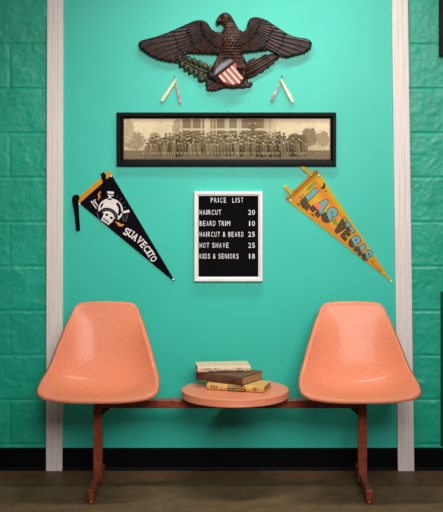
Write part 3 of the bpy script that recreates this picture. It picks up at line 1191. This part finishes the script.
ribbon([(311.4, 175.4, .0050), (308.5, 172.0, .008), (303.0, 167.6, .010), (302.0, 166.0, .008)], 3.6, M_YTIE, py_)
ribbon([(292.0, 193.8, .0050), (289.0, 190.6, .008), (285.6, 187.2, .012), (285.0, 185.4, .010)], 3.4, M_YTIE, py_)
ribbon([(285.2, 186.0, .0100), (286.4, 189.0, .006), (288.4, 191.6, .0045)], 2.4, M_YTIE, py_)
AX = 47.0
LAS = [('L', 310.9, 198.6, 21.5, 10.5, AX), ('A', 320.6, 206.6, 18.5, 12.0, AX), ('S', 329.6, 214.8, 17.5, 10.5, AX),
       ('V', 341.6, 226.6, 16.5, 10.0, AX), ('E', 347.8, 233.4, 14.0, 7.0, AX), ('G', 354.4, 241.2, 13.0, 8.8, AX),
       ('A', 361.0, 248.6, 11.8, 8.4, AX), ('S', 367.2, 255.2, 11.0, 7.4, AX)]


SKEL = {
    'L': [[(0, 1), (0, 0), (1, 0)]],
    'A': [[(0, 0), (.5, 1), (1, 0)], [(.2, .36), (.8, .36)]],
    'V': [[(0, 1), (.5, 0), (1, 1)]],
    'E': [[(1, 1), (0, 1), (0, 0), (1, 0)], [(0, .5), (.8, .5)]],
    'S': [[(.98, .80), (.86, .94), (.62, 1), (.32, .98), (.08, .87), (.03, .72), (.16, .59), (.50, .50), (.84, .41), (.97, .27), (.90, .12), (.66, .01), (.36, 0),
           (.12, .07), (.02, .20)]],
    'G': [[(.97, .78), (.84, .93), (.60, 1), (.32, .95), (.10, .77), (.02, .50), (.10, .23), (.32, .05), (.60, 0), (.86, .08), (.98, .22), (.98, .44), (.60, .44)]],
}


def fat_letter(ch, cx, cy, h, w, a, t, cut):
    ca, sa = math.cos(math.radians(a)), math.sin(math.radians(a))

    def place(x, v, y):
        p = W(cx + x * ca + v * sa, cy + x * sa - v * ca, 0.003)
        return Vector((p.x, -y, p.z))

    def body(th, y):
        b = bmesh.new()
        lift = 0.0
        for line in SKEL[ch]:
            pts = [((u - .5) * (w - t), (v - .5) * (h - t)) for u, v in line]
            for i, (p, q) in enumerate(zip(pts, pts[1:])):
                b.faces.new([b.verts.new((c[0], c[1], y + lift)) for c in stroke(p, q, th)])
                lift += 0.00003
            for i, p in enumerate(pts):
                inner = 0 < i < len(pts) - 1
                r = th / 2
                pl = ell(p[0], p[1], r, r, n=16) if inner else [(p[0] - r * .96, p[1] - r * .96), (p[0] + r * .96, p[1] - r * .96), (p[0] + r * .96, p[1] + r * .96), (p[0] - r * .96, p[1] + r * .96)]
                b.faces.new([b.verts.new((c[0], c[1], y + lift)) for c in pl])
                lift += 0.00003
        bmesh.ops.recalc_face_normals(b, faces=b.faces)
        return b

    ol = body(t + 1.1, Y1 + .0004)
    for v in list(ol.verts):
        v.co = place(v.co.x, v.co.y, v.co.z)
    o = bmesh_obj('letter', ol, M_OUTL, py_, label='black outlined letter with a picture inside')
    src = body(t, Y1 + .0016)
    for half in (0, 1):
        t2 = src.copy()
        bmesh.ops.bisect_plane(t2, geom=list(t2.verts) + list(t2.edges) + list(t2.faces), plane_co=(0, (cut - .5) * h, 0), plane_no=(0.3, 1, 0),
                               clear_outer=(half == 0), clear_inner=(half == 1))
        if len(t2.faces):
            for v in t2.verts:
                v.co = place(v.co.x, v.co.y, v.co.z)
            bmesh_obj(('letter_bottom', 'letter_top')[half], t2, (M_DARKP, M_BLUE)[half], o, label=('brown lower half', 'sky blue upper half')[half])
        else:
            t2.free()
    src.free()


for L_, t_, cut_ in zip(LAS, (5.2, 4.6, 4.4, 4.0, 3.0, 3.3, 3.0, 2.6), (.32, .30, .34, .80, .80, .36, .42, .36)):
    fat_letter(*L_, t_, cut_)
small = []
for i, ch in enumerate('NEVADA'):
    t = i / 5
    small.append((ch, 371.6 + 9.0 * t, 260.6 + 10.6 * t, 2.9, 1.9, 49))
slab_letters('small_letter', small, M_OUTL, py_, Y1 - .0001, Y1 + .0004)
prism_px('printed_scene', [ell(311.0, 186.4, 6.4, 1.8, -42), ell(301.2, 196.2, 3.6, 1.6, -40), ell(335.0, 222.0, 4.6, 2.0, 48), ell(308.4, 182.6, 3.0, 1.0, -42)],
         M_OLIVE, py_, Y1 - .0001, Y1 + .0004, label='olive green printed hills')
prism_px('printed_rider', [ell(324.0, 186.6, 1.4, 2.8, 20), ell(322.4, 187.6, 2.6, .8, -30), ell(325.8, 191.0, 1.6, .7, 40), stroke((323.2, 183.4), (324.8, 184.0), 1.6),
                           ell(303.2, 206.6, 1.4, 2.2, -40), ell(298.6, 204.4, 1.8, .9, 30), ell(306.4, 209.4, 1.6, .9, 40), ell(312.8, 215.0, 2.2, .8, 45)],
         M_DARKP, py_, Y1 - .0001, Y1 + .0004, label='small dark printed figures')
prism_px('printed_sign', [stroke((315.4, 203.6), (319.6, 208.2), 4.6, 5.4), ell(335.8, 218.2, 1.4, 1.1, 40), ell(301.4, 195.8, 1.3, 1.5, 0)], M_PINK, py_, Y1 + .0005, Y1 + .0028,
         label='pink printed sign')
pin(318.6, 175.4, 'white thumbtack at the top right corner of the yellow pennant')
pin(290.4, 200.2, 'white thumbtack at the lower left corner of the yellow pennant')
pin(391.2, 281.4, 'white thumbtack through the tip of the yellow pennant')

# --- straight razors


def razor(label, pivot, hend, bend, hook, hlab):
    e = empty('straight_razor', tuple(W(pivot[0], pivot[1], 0)), label, 'razor', None)
    k = CAM_D / F
    def along(p, q, prof, y0, y1, bev=0.0):
        dx, dy = q[0] - p[0], q[1] - p[1]
        L = math.hypot(dx, dy)
        ux, uy = dx / L, dy / L
        pts = [(p[0] + ux * t * L - uy * o, p[1] + uy * t * L + ux * o) for t, o in prof]
        bm = bmesh.new()
        add_prism(bm, [P2(*q_, 0.004) for q_ in pts], -y0, -y1, bevel=bev)
        return bm
    sg = 1 if hend[0] < pivot[0] else -1
    hp = [(-.05, -.7), (.0, -1.1), (.25, -1.35), (.55, -1.6), (.85, -1.75), (.97, -1.3), (1.0, -.3), (.99, .8), (.93, 1.5), (.8, 1.6), (.55, 1.35), (.25, 1.1), (0, 1.0), (-.05, .6)]
    bmesh_obj('handle', along(pivot, hend, hp, 0.0105, 0.0128, 0.0006), M_IVORY, e, label='ivory handle')
    bmesh_obj('handle', along(pivot, hend, hp, 0.0020, 0.0042, 0.0), M_IVORY, e, label='ivory handle scale against the wall')
    tp = [(-.12, -.5), (-.17, .2), (-.1, .6), (.22, .7), (.3, .8), (.3, -.7), (.1, -.6)]
    bmesh_obj('tang', along(pivot, bend, tp, 0.0055, 0.0092, 0.0004), M_STEEL, e)
    bp = [(.28, -.9), (.33, -1.5), (.6, -1.6), (.97, -1.5), (1.0, -1.0), (1.0, 1.0), (.96, 1.45), (.36, 1.3), (.29, .8)]
    if sg < 0:
        bp = [(t, -o) for t, o in bp][::-1]
    bmesh_obj('blade', along(pivot, bend, bp, 0.0058, 0.0088, 0.0008), M_STEEL, e, label='steel blade')
    c = W(*pivot, 0.004)
    bm = bmesh.new()
    add_lathe(bm, [(0.0022, 0.0020), (0.0022, 0.0135), (0.0012, 0.0142)], (c.x, 0, c.z), 'y', 12)
    bmesh_obj('pivot_pin', bm, M_BRASS, e)
    n = nail(hlab, hook[0], hook[1], M_NAIL, r=0.0026, out=0.016)
    # the wire loop by which it hangs
    a = W(hook[0], hook[1], 0.0075)
    bm = bmesh.new()
    b = W(pivot[0], pivot[1], 0.0075)
    add_tube(bm, [a + Vector((0.0020, 0, 0.0004)), a + Vector((0, 0, 0.0026)), a + Vector((-0.0020, 0, 0.0004)), b + Vector((-0.001, 0, 0.002)), b,
                  b + Vector((0.001, 0, 0.002)), a + Vector((0.0020, 0, 0.0004))], 0.0006, 6)
    bmesh_obj('wire_loop', bm, M_NAIL, e)


razor('open straight razor under the left wing of the eagle, blade at right', (175.4, 80.4), (161.4, 101.6), (180.6, 103.0), (174.8, 76.0),
      'steel nail holding the left straight razor')
razor('open straight razor under the right wing of the eagle, blade at left', (281.2, 80.4), (293.0, 102.6), (271.6, 101.4), (282.2, 75.6),
      'steel nail holding the right straight razor')

# --- carved eagle
eg = empty('eagle_plaque', tuple(W(226, 90, 0)), 'dark carved wooden eagle with spread wings and striped shield', 'wall sculpture')


def scallop(p, q, n, amp, sgn=1):
    out = []
    for i in range(n):
        a = (p[0] + (q[0] - p[0]) * i / n, p[1] + (q[1] - p[1]) * i / n)
        b = (p[0] + (q[0] - p[0]) * (i + 1) / n, p[1] + (q[1] - p[1]) * (i + 1) / n)
        dx, dy = b[0] - a[0], b[1] - a[1]
        l = math.hypot(dx, dy)
        nx, ny = -dy / l * sgn, dx / l * sgn
        for t in (0, .2, .4, .6, .8):
            h = amp * math.sin(math.pi * t)
            out.append((a[0] + dx * t + nx * h, a[1] + dy * t + ny * h))
    return out


def relief(name, poly, m, parent, y0, H, R, fn=None, res=0.0018, label=None):
    """carved relief: the outline stands y0 off the wall and rises H over a rounded border R; fn adds carving"""
    P = np.array([P2(*p, 0.02) for p in poly])
    lo, hi = P.min(0), P.max(0)
    nx = int((hi[0] - lo[0]) / res) + 3
    nz = int((hi[1] - lo[1]) / res) + 3
    gx = lo[0] - res + np.arange(nx) * res
    gz = lo[1] - res + np.arange(nz) * res
    X, Z = np.meshgrid(gx, gz)
    inside = np.zeros(X.shape, bool)
    D = np.full(X.shape, 1e9)
    CX, CZ = X.copy(), Z.copy()
    n = len(P)
    for i in range(n):
        a, b = P[i], P[(i + 1) % n]
        if a[1] != b[1]:
            cond = ((a[1] > Z) != (b[1] > Z)) & (X < (b[0] - a[0]) * (Z - a[1]) / (b[1] - a[1]) + a[0])
            inside ^= cond
        ab = b - a
        L2 = max((ab ** 2).sum(), 1e-12)
        t = np.clip(((X - a[0]) * ab[0] + (Z - a[1]) * ab[1]) / L2, 0, 1)
        qx, qz = a[0] + t * ab[0], a[1] + t * ab[1]
        d = np.hypot(X - qx, Z - qz)
        w = d < D
        D[w] = d[w]
        CX[w] = qx[w]
        CZ[w] = qz[w]
    cell = inside[:-1, :-1] & inside[1:, :-1] & inside[:-1, 1:] & inside[1:, 1:]
    used = np.zeros(X.shape, bool)
    used[:-1, :-1] |= cell
    used[1:, :-1] |= cell
    used[:-1, 1:] |= cell
    used[1:, 1:] |= cell
    cnt = np.zeros(X.shape, int)
    cnt[:-1, :-1] += cell
    cnt[1:, :-1] += cell
    cnt[:-1, 1:] += cell
    cnt[1:, 1:] += cell
    bd = used & (cnt < 4)
    d01 = np.clip(D / R, 0, 1)
    hgt = H * np.sqrt(np.clip(1 - (1 - d01) ** 2, 0, 1))
    k = (CAM_D - 0.02) / F
    pxX = (X - CAM_X) / k + VPX
    pxY = VPY - (Z - CAM_Z) / k
    if fn is not None:
        hgt = hgt + fn(pxX, pxY, D) * np.clip(D / 0.004, 0, 1)
    X = np.where(bd, CX, X)
    Z = np.where(bd, CZ, Z)
    hgt = np.where(bd, 0.0, hgt)
    idx = -np.ones(X.shape, int)
    idx[used] = np.arange(used.sum())
    V = np.stack([X[used], -(y0 + hgt[used]), Z[used]], 1)
    nV = len(V)
    BK = V.copy()
    BK[:, 1] = -0.001
    faces = []
    ii, jj = np.nonzero(cell)
    for i, j in zip(ii, jj):
        faces.append((idx[i, j], idx[i, j + 1], idx[i + 1, j + 1], idx[i + 1, j]))
    # side skirt down to the wall and a flat back
    ec = {}
    for f in faces:
        for a, b in zip(f, f[1:] + f[:1]):
            if (b, a) in ec:
                del ec[(b, a)]
            else:
                ec[(a, b)] = 1
    fr_ = list(faces)
    for (a, b) in ec:
        fr_.append((b, a, a + nV, b + nV))
    for f in faces:
        fr_.append(tuple(x + nV for x in f[::-1]))
    me = bpy.data.meshes.new(name)
    me.from_pydata(np.concatenate([V, BK]).tolist(), [], fr_)
    me.update()
    o = link(name, me, m, parent, label=label)
    sm = [False] * len(me.polygons)
    for i in range(len(faces)):
        sm[i] = True
    me.polygons.foreach_set('use_smooth', sm)
    return o


LW = [(224, 33), (220.8, 32.2), (216, 31.5), (212.2, 29.4), (210, 26.4), (207.9, 23.2), (205.4, 21), (202.6, 19.9), (198, 19.8), (192.9, 21.0), (186, 24),
      (177.9, 27.8), (168, 32), (156.4, 36.2), (148, 38.4), (141.4, 40.0), (138.6, 42.0)]
LW += scallop((138.4, 43.0), (139.6, 48.4), 2, 0.8, 1) + scallop((139.6, 48.4), (148.2, 54.6), 3, 1.1, 1) + scallop((148.2, 54.6), (158.6, 59.6), 3, 1.2, 1)
LW += scallop((158.6, 59.6), (171, 62.2), 3, 1.1, 1) + scallop((171, 62.2), (181, 59.6), 2, 1.0, 1) + [(184, 56.6), (187, 54.2)]
LW += scallop((187.6, 53.4), (219, 54.6), 7, 0.9, 1) + [(224, 54)]
RW = [(238, 32), (243.6, 31), (246.2, 28.6), (247.2, 24.4), (248.4, 20.2), (251, 17.6), (255.4, 16.7), (260, 17.4), (267.2, 20), (273.5, 24.2), (280, 28.6), (286.5, 32.8), (293, 36), (300, 37.4),
      (305.8, 38.2), (310, 39.8), (312.2, 42.6)]
RW += scallop((312.4, 43.4), (311.4, 49.4), 2, 0.7, 1) + scallop((311.4, 49.4), (305.0, 54.2), 2, 1.0, 1) + scallop((305.0, 54.2), (286.5, 59), 5, 1.1, 1)
RW += scallop((286.5, 59), (277.9, 56.5), 2, .9, 1) + [(274, 53.4), (270.4, 51.1)] + scallop((270, 51), (243.6, 54.2), 6, .9, 1) + [(238, 54)]


def wing_fn(fx, fy, sx):
    def fn(X, Y, D):
        dx, dy = (X - fx) * sx, Y - fy
        r = np.hypot(dx, dy)
        th = np.degrees(np.arctan2(dy, dx))
        saw = (th / 4.2 + .25 * np.sin(r / 9)) % 1.0
        prim = 0.0065 * saw ** 1.4
        rag = 2.2 * np.abs(np.sin(np.radians(th) * 14))
        cov = 0.005 * (r + rag < 26) + 0.004 * (r + rag < 40) + 0.0025 * (r + rag < 54)
        bank = 0.008 * np.exp(-((dy - dx * .05) / 10) ** 2)
        return cov + prim + bank
    return fn


relief('wing', LW, M_EAGLE, eg, 0.012, 0.014, 0.012, wing_fn(226, 24, -1), label='left wing')
relief('wing', RW, M_EAGLE, eg, 0.012, 0.014, 0.012, wing_fn(234, 22, 1), label='right wing')

TL = [(212, 78), (207, 82)] + scallop((205.6, 83.5), (206.6, 90.4), 2, .7, 1) + scallop((206.6, 90.4), (214, 91.2), 2, .8, 1) + scallop((214, 91.2), (226, 87.4), 3, .8, 1)
TL += [(232, 89.0), (241, 88.2)] + scallop((241, 88.2), (251.6, 86.6), 2, .8, 1) + [(253.2, 83.6), (251.4, 81.6), (248.6, 82), (246, 76), (240, 72), (225, 74)]
relief('tail', TL, M_EAGLE2, eg, 0.006, 0.010, 0.010, lambda X, Y, D: 0.004 * ((np.degrees(np.arctan2(Y - 60, X - 228)) / 7) % 1.0), label='tail feathers')

BODY = [(225.4, 12.2), (228.4, 13.0), (231, 15.2), (233, 18.2), (234.8, 21.6), (236.6, 25.2), (238.6, 28.4), (241.6, 30.4), (243.2, 36), (243.4, 45), (242.4, 54), (245.6, 60), (247, 68), (247, 76), (243, 84), (236, 86.6),
        (226, 86), (216, 83.4), (209.4, 79.6), (208.6, 75.4), (211.6, 67), (216, 59.5), (219.6, 52), (220.6, 45), (219.8, 38), (220.2, 32.4), (222.4, 30.2), (223.8, 27.8), (223.4, 25.6),
        (221.6, 24.2), (219.8, 23.8), (218.2, 25.6), (216.8, 25.8), (215.8, 23.6), (215.6, 21.2), (217.0, 18.2), (219.2, 15.2), (222, 12.9)]


def body_fn(X, Y, D):
    sc = ((Y / 3.0) % 1.0)
    sh = (np.floor(Y / 3.0) % 2) * .5
    fx = np.abs(((X / 3.4 + sh) % 1.0) - .5) * 2
    tile = 0.0045 * np.clip(1 - sc - .9 * fx ** 1.5, 0, 1)
    chest = 0.020 * np.exp(-(((X - 231) / 9) ** 2 + ((Y - 44) / 15) ** 2))
    head = 0.012 * np.exp(-(((X - 226) / 5) ** 2 + ((Y - 18) / 5) ** 2))
    beak = 0.005 * np.exp(-(((X - 217.5) / 2.0) ** 2 + ((Y - 21.5) / 3) ** 2))
    brow = -0.006 * np.exp(-(((X - 221.6) / 1.3) ** 2 + ((Y - 17.6) / .9) ** 2))
    th = 0.012 * np.exp(-(((X - 215) / 5) ** 2 + ((Y - 66) / 9) ** 2))
    tile = tile * np.clip((62 - Y) / 6, 0, 1) * np.clip((Y - 22) / 6, .2, 1) + 0.0016 * np.abs(np.sin(X * 1.3 + Y * .35)) * (Y > 56)
    return tile + chest + head + beak + brow + th


relief('body', BODY, M_EAGLE2, eg, 0.016, 0.020, 0.016, body_fn, res=0.0015, label='breast, neck and head')
# eye
c = W(221.8, 17.4, .05)
bm = bmesh.new()
bmesh.ops.create_uvsphere(bm, u_segments=12, v_segments=8, radius=0.0045)
for v in bm.verts:
    v.co += Vector((c.x, -0.044, c.z))
bmesh_obj('eye', bm, M_FRAME, eg, True)

# arrows
AR = [(241, 66), (246, 62.6), (250.6, 58.8), (254, 57.8), (258.4, 59.2), (263, 56.2), (270, 53.6), (276, 54), (280.0, 57.2), (277.0, 60.6), (275.6, 60.4), (273.4, 64.4), (271.4, 64.2), (268.6, 68.4), (266.4, 68.2),
      (262.2, 73.0), (260.2, 72.6), (256.0, 76.0), (250, 78.4), (245, 80)]
ab = relief('arrow_bundle', AR, M_EAGLE, eg, 0.008, 0.006, 0.006, lambda X, Y, D: 0.003 * np.abs(np.sin((X * .52 + Y * .854) * .55)), label='bundle of arrows')
for k, off in enumerate((-6.2, -3.2, -0.2, 2.8, 5.8)):
    bm = bmesh.new()
    nx, ny = .52, .854
    p = W(243.5 + nx * off, 73.5 + ny * off * .8, .02)
    q = W(270 + nx * off * 1.1, 58.5 + ny * off * .8, .02)
    p.y = q.y = -0.017
    add_tube(bm, [p, q], 0.0042, 8)
    bmesh_obj('arrow_shaft', bm, M_EAGLE2, ab, True)

# olive branch
stem = [(216, 77), (207, 72.5), (197, 68), (187, 63), (178, 58.5)]
bm = bmesh.new()
pts = [W(p[0], p[1], .02) for p in stem]
for p in pts:
    p.y = -0.014
add_tube(bm, pts, [.005, .0045, .004, .003, .002], 8)
br = bmesh_obj('olive_branch', bm, M_LEAF, eg, True, 'green painted olive branch')
leaves = [(205, 76.5, 60, 9), (201, 74.0, 110, 9), (196.5, 71.6, 112, 8.5), (191.5, 69.2, 115, 8.5), (187, 66.6, 120, 8), (182.5, 63.4, 130, 7.5), (178, 60, 165, 7.5), (178.5, 57, 205, 7),
          (184, 58.0, 235, 7), (189.5, 60.6, 250, 7.5), (195, 63.0, 255, 8), (200.5, 65.2, 260, 8), (205.5, 67.6, 265, 8), (210, 70.0, 275, 7.5), (208, 79, 80, 8.5), (203, 78.5, 150, 8)]
for (lx, ly, an, ln) in leaves:
    bm = bmesh.new()
    k = CAM_D / F
    a = math.radians(an)
    c = W(lx, ly, .02)
    n = 12
    rows = []
    for i in range(n + 1):
        t = i / n
        w = 3.1 * math.sin(math.pi * t ** .85) ** .8 if 0 < t < 1 else 0.05
        row = []
        for s in (-1, -.5, 0, .5, 1):
            u, v = (t - .35) * ln * 1.15, w * s
            x = c.x + (u * math.cos(a) - v * math.sin(a)) * k
            z = c.z - (u * math.sin(a) + v * math.cos(a)) * k
            y = -(0.012 + 0.008 * math.sin(math.pi * t) * (1 - .8 * s * s) - (0.002 if s == 0 else 0))
            row.append(bm.verts.new((x, y, z)))
        rows.append(row)
    for i in range(n):
        for j in range(4):
            bm.faces.new((rows[i][j], rows[i][j + 1], rows[i + 1][j + 1], rows[i + 1][j]))
    o = bmesh_obj('leaf', bm, M_LEAF, br, True)
    m = o.modifiers.new('thickness', 'SOLIDIFY')
    m.thickness = 0.006
for (bx, by) in ((186, 62.0), (192.5, 65.8), (193.5, 60.8), (199, 69.4), (203.2, 66.0), (188.5, 66.5), (181, 60.0)):
    bm = bmesh.new()
    bmesh.ops.create_uvsphere(bm, u_segments=12, v_segments=8, radius=0.0055)
    c = W(bx, by, .02)
    for v in bm.verts:
        v.co += Vector((c.x, -0.021, c.z))
    bmesh_obj('berry', bm, M_RED, br, True, 'red berry')

# shield
SH = [(216.6, 76.0), (234.0, 62.8), (237.0, 64.0), (240.0, 71), (242.6, 79.4), (241.2, 85), (233.4, 87.4), (225, 85.8), (219, 80.6)]
shd = relief('shield', SH, M_RED, eg, 0.040, 0.010, 0.012, None, label='red and cream striped shield')
SY0, SY1 = 0.049, 0.0520
strip = []
u = (.50, .866)                                           # direction of the stripes, downwards
u = (.66, .75)
starts = [(219.4, 75.4), (223.4, 72.3), (227.4, 69.2), (231.2, 66.2), (234.8, 63.8)]
lens = [8.6, 16.0, 18.6, 17.2, 12.0]
for (sx, sy), L in zip(starts, lens):
    strip.append(stroke((sx, sy), (sx + u[0] * L, sy + u[1] * L), 2.3, 2.3))
bm = bmesh.new()
for pl in strip[:4]:
    add_prism(bm, [P2(*p, .05) for p in pl], -SY0, -SY1, bevel=0.0008)
bmesh_obj('stripe', bm, M_CREAM, shd, label='cream stripes')
CH = [(211.8, 76.8), (214.4, 69.6), (219.0, 64.0), (225.0, 61.0), (230.8, 58.6), (233.6, 61.4), (234.2, 62.8), (226, 69.4), (216.6, 76.4), (213.6, 77.6)]
relief('chief', CH, M_SLATE, shd, 0.042, 0.012, 0.010, None, label='slate blue top of the shield')
# talons gripping the branch and the arrows


def talon(cx, cy, dirs, y):
    for (dx, dy) in dirs:
        bm = bmesh.new()
        p0 = W(cx, cy, .03)
        pts, rad = [], []
        for i in range(7):
            t = i / 6
            p = W(cx + dx * t, cy + dy * t, .03)
            p.y = -(y + 0.012 * math.sin(math.pi * min(t * 1.15, 1)) - .008 * t)
            pts.append(p)
            rad.append(.0065 * (1 - .75 * t) + .001)
        add_tube(bm, pts, rad, 8)
        bmesh_obj('talon', bm, M_EAGLE, eg, True)


talon(240.0, 66.0, [(-4.2, 4.0), (-1.4, 7.2), (2.4, 8.2), (4.8, 4.8)], 0.052)
talon(213.0, 75.0, [(-6.5, -2.5), (-7, 1.5), (-5, 4.5)], 0.034)
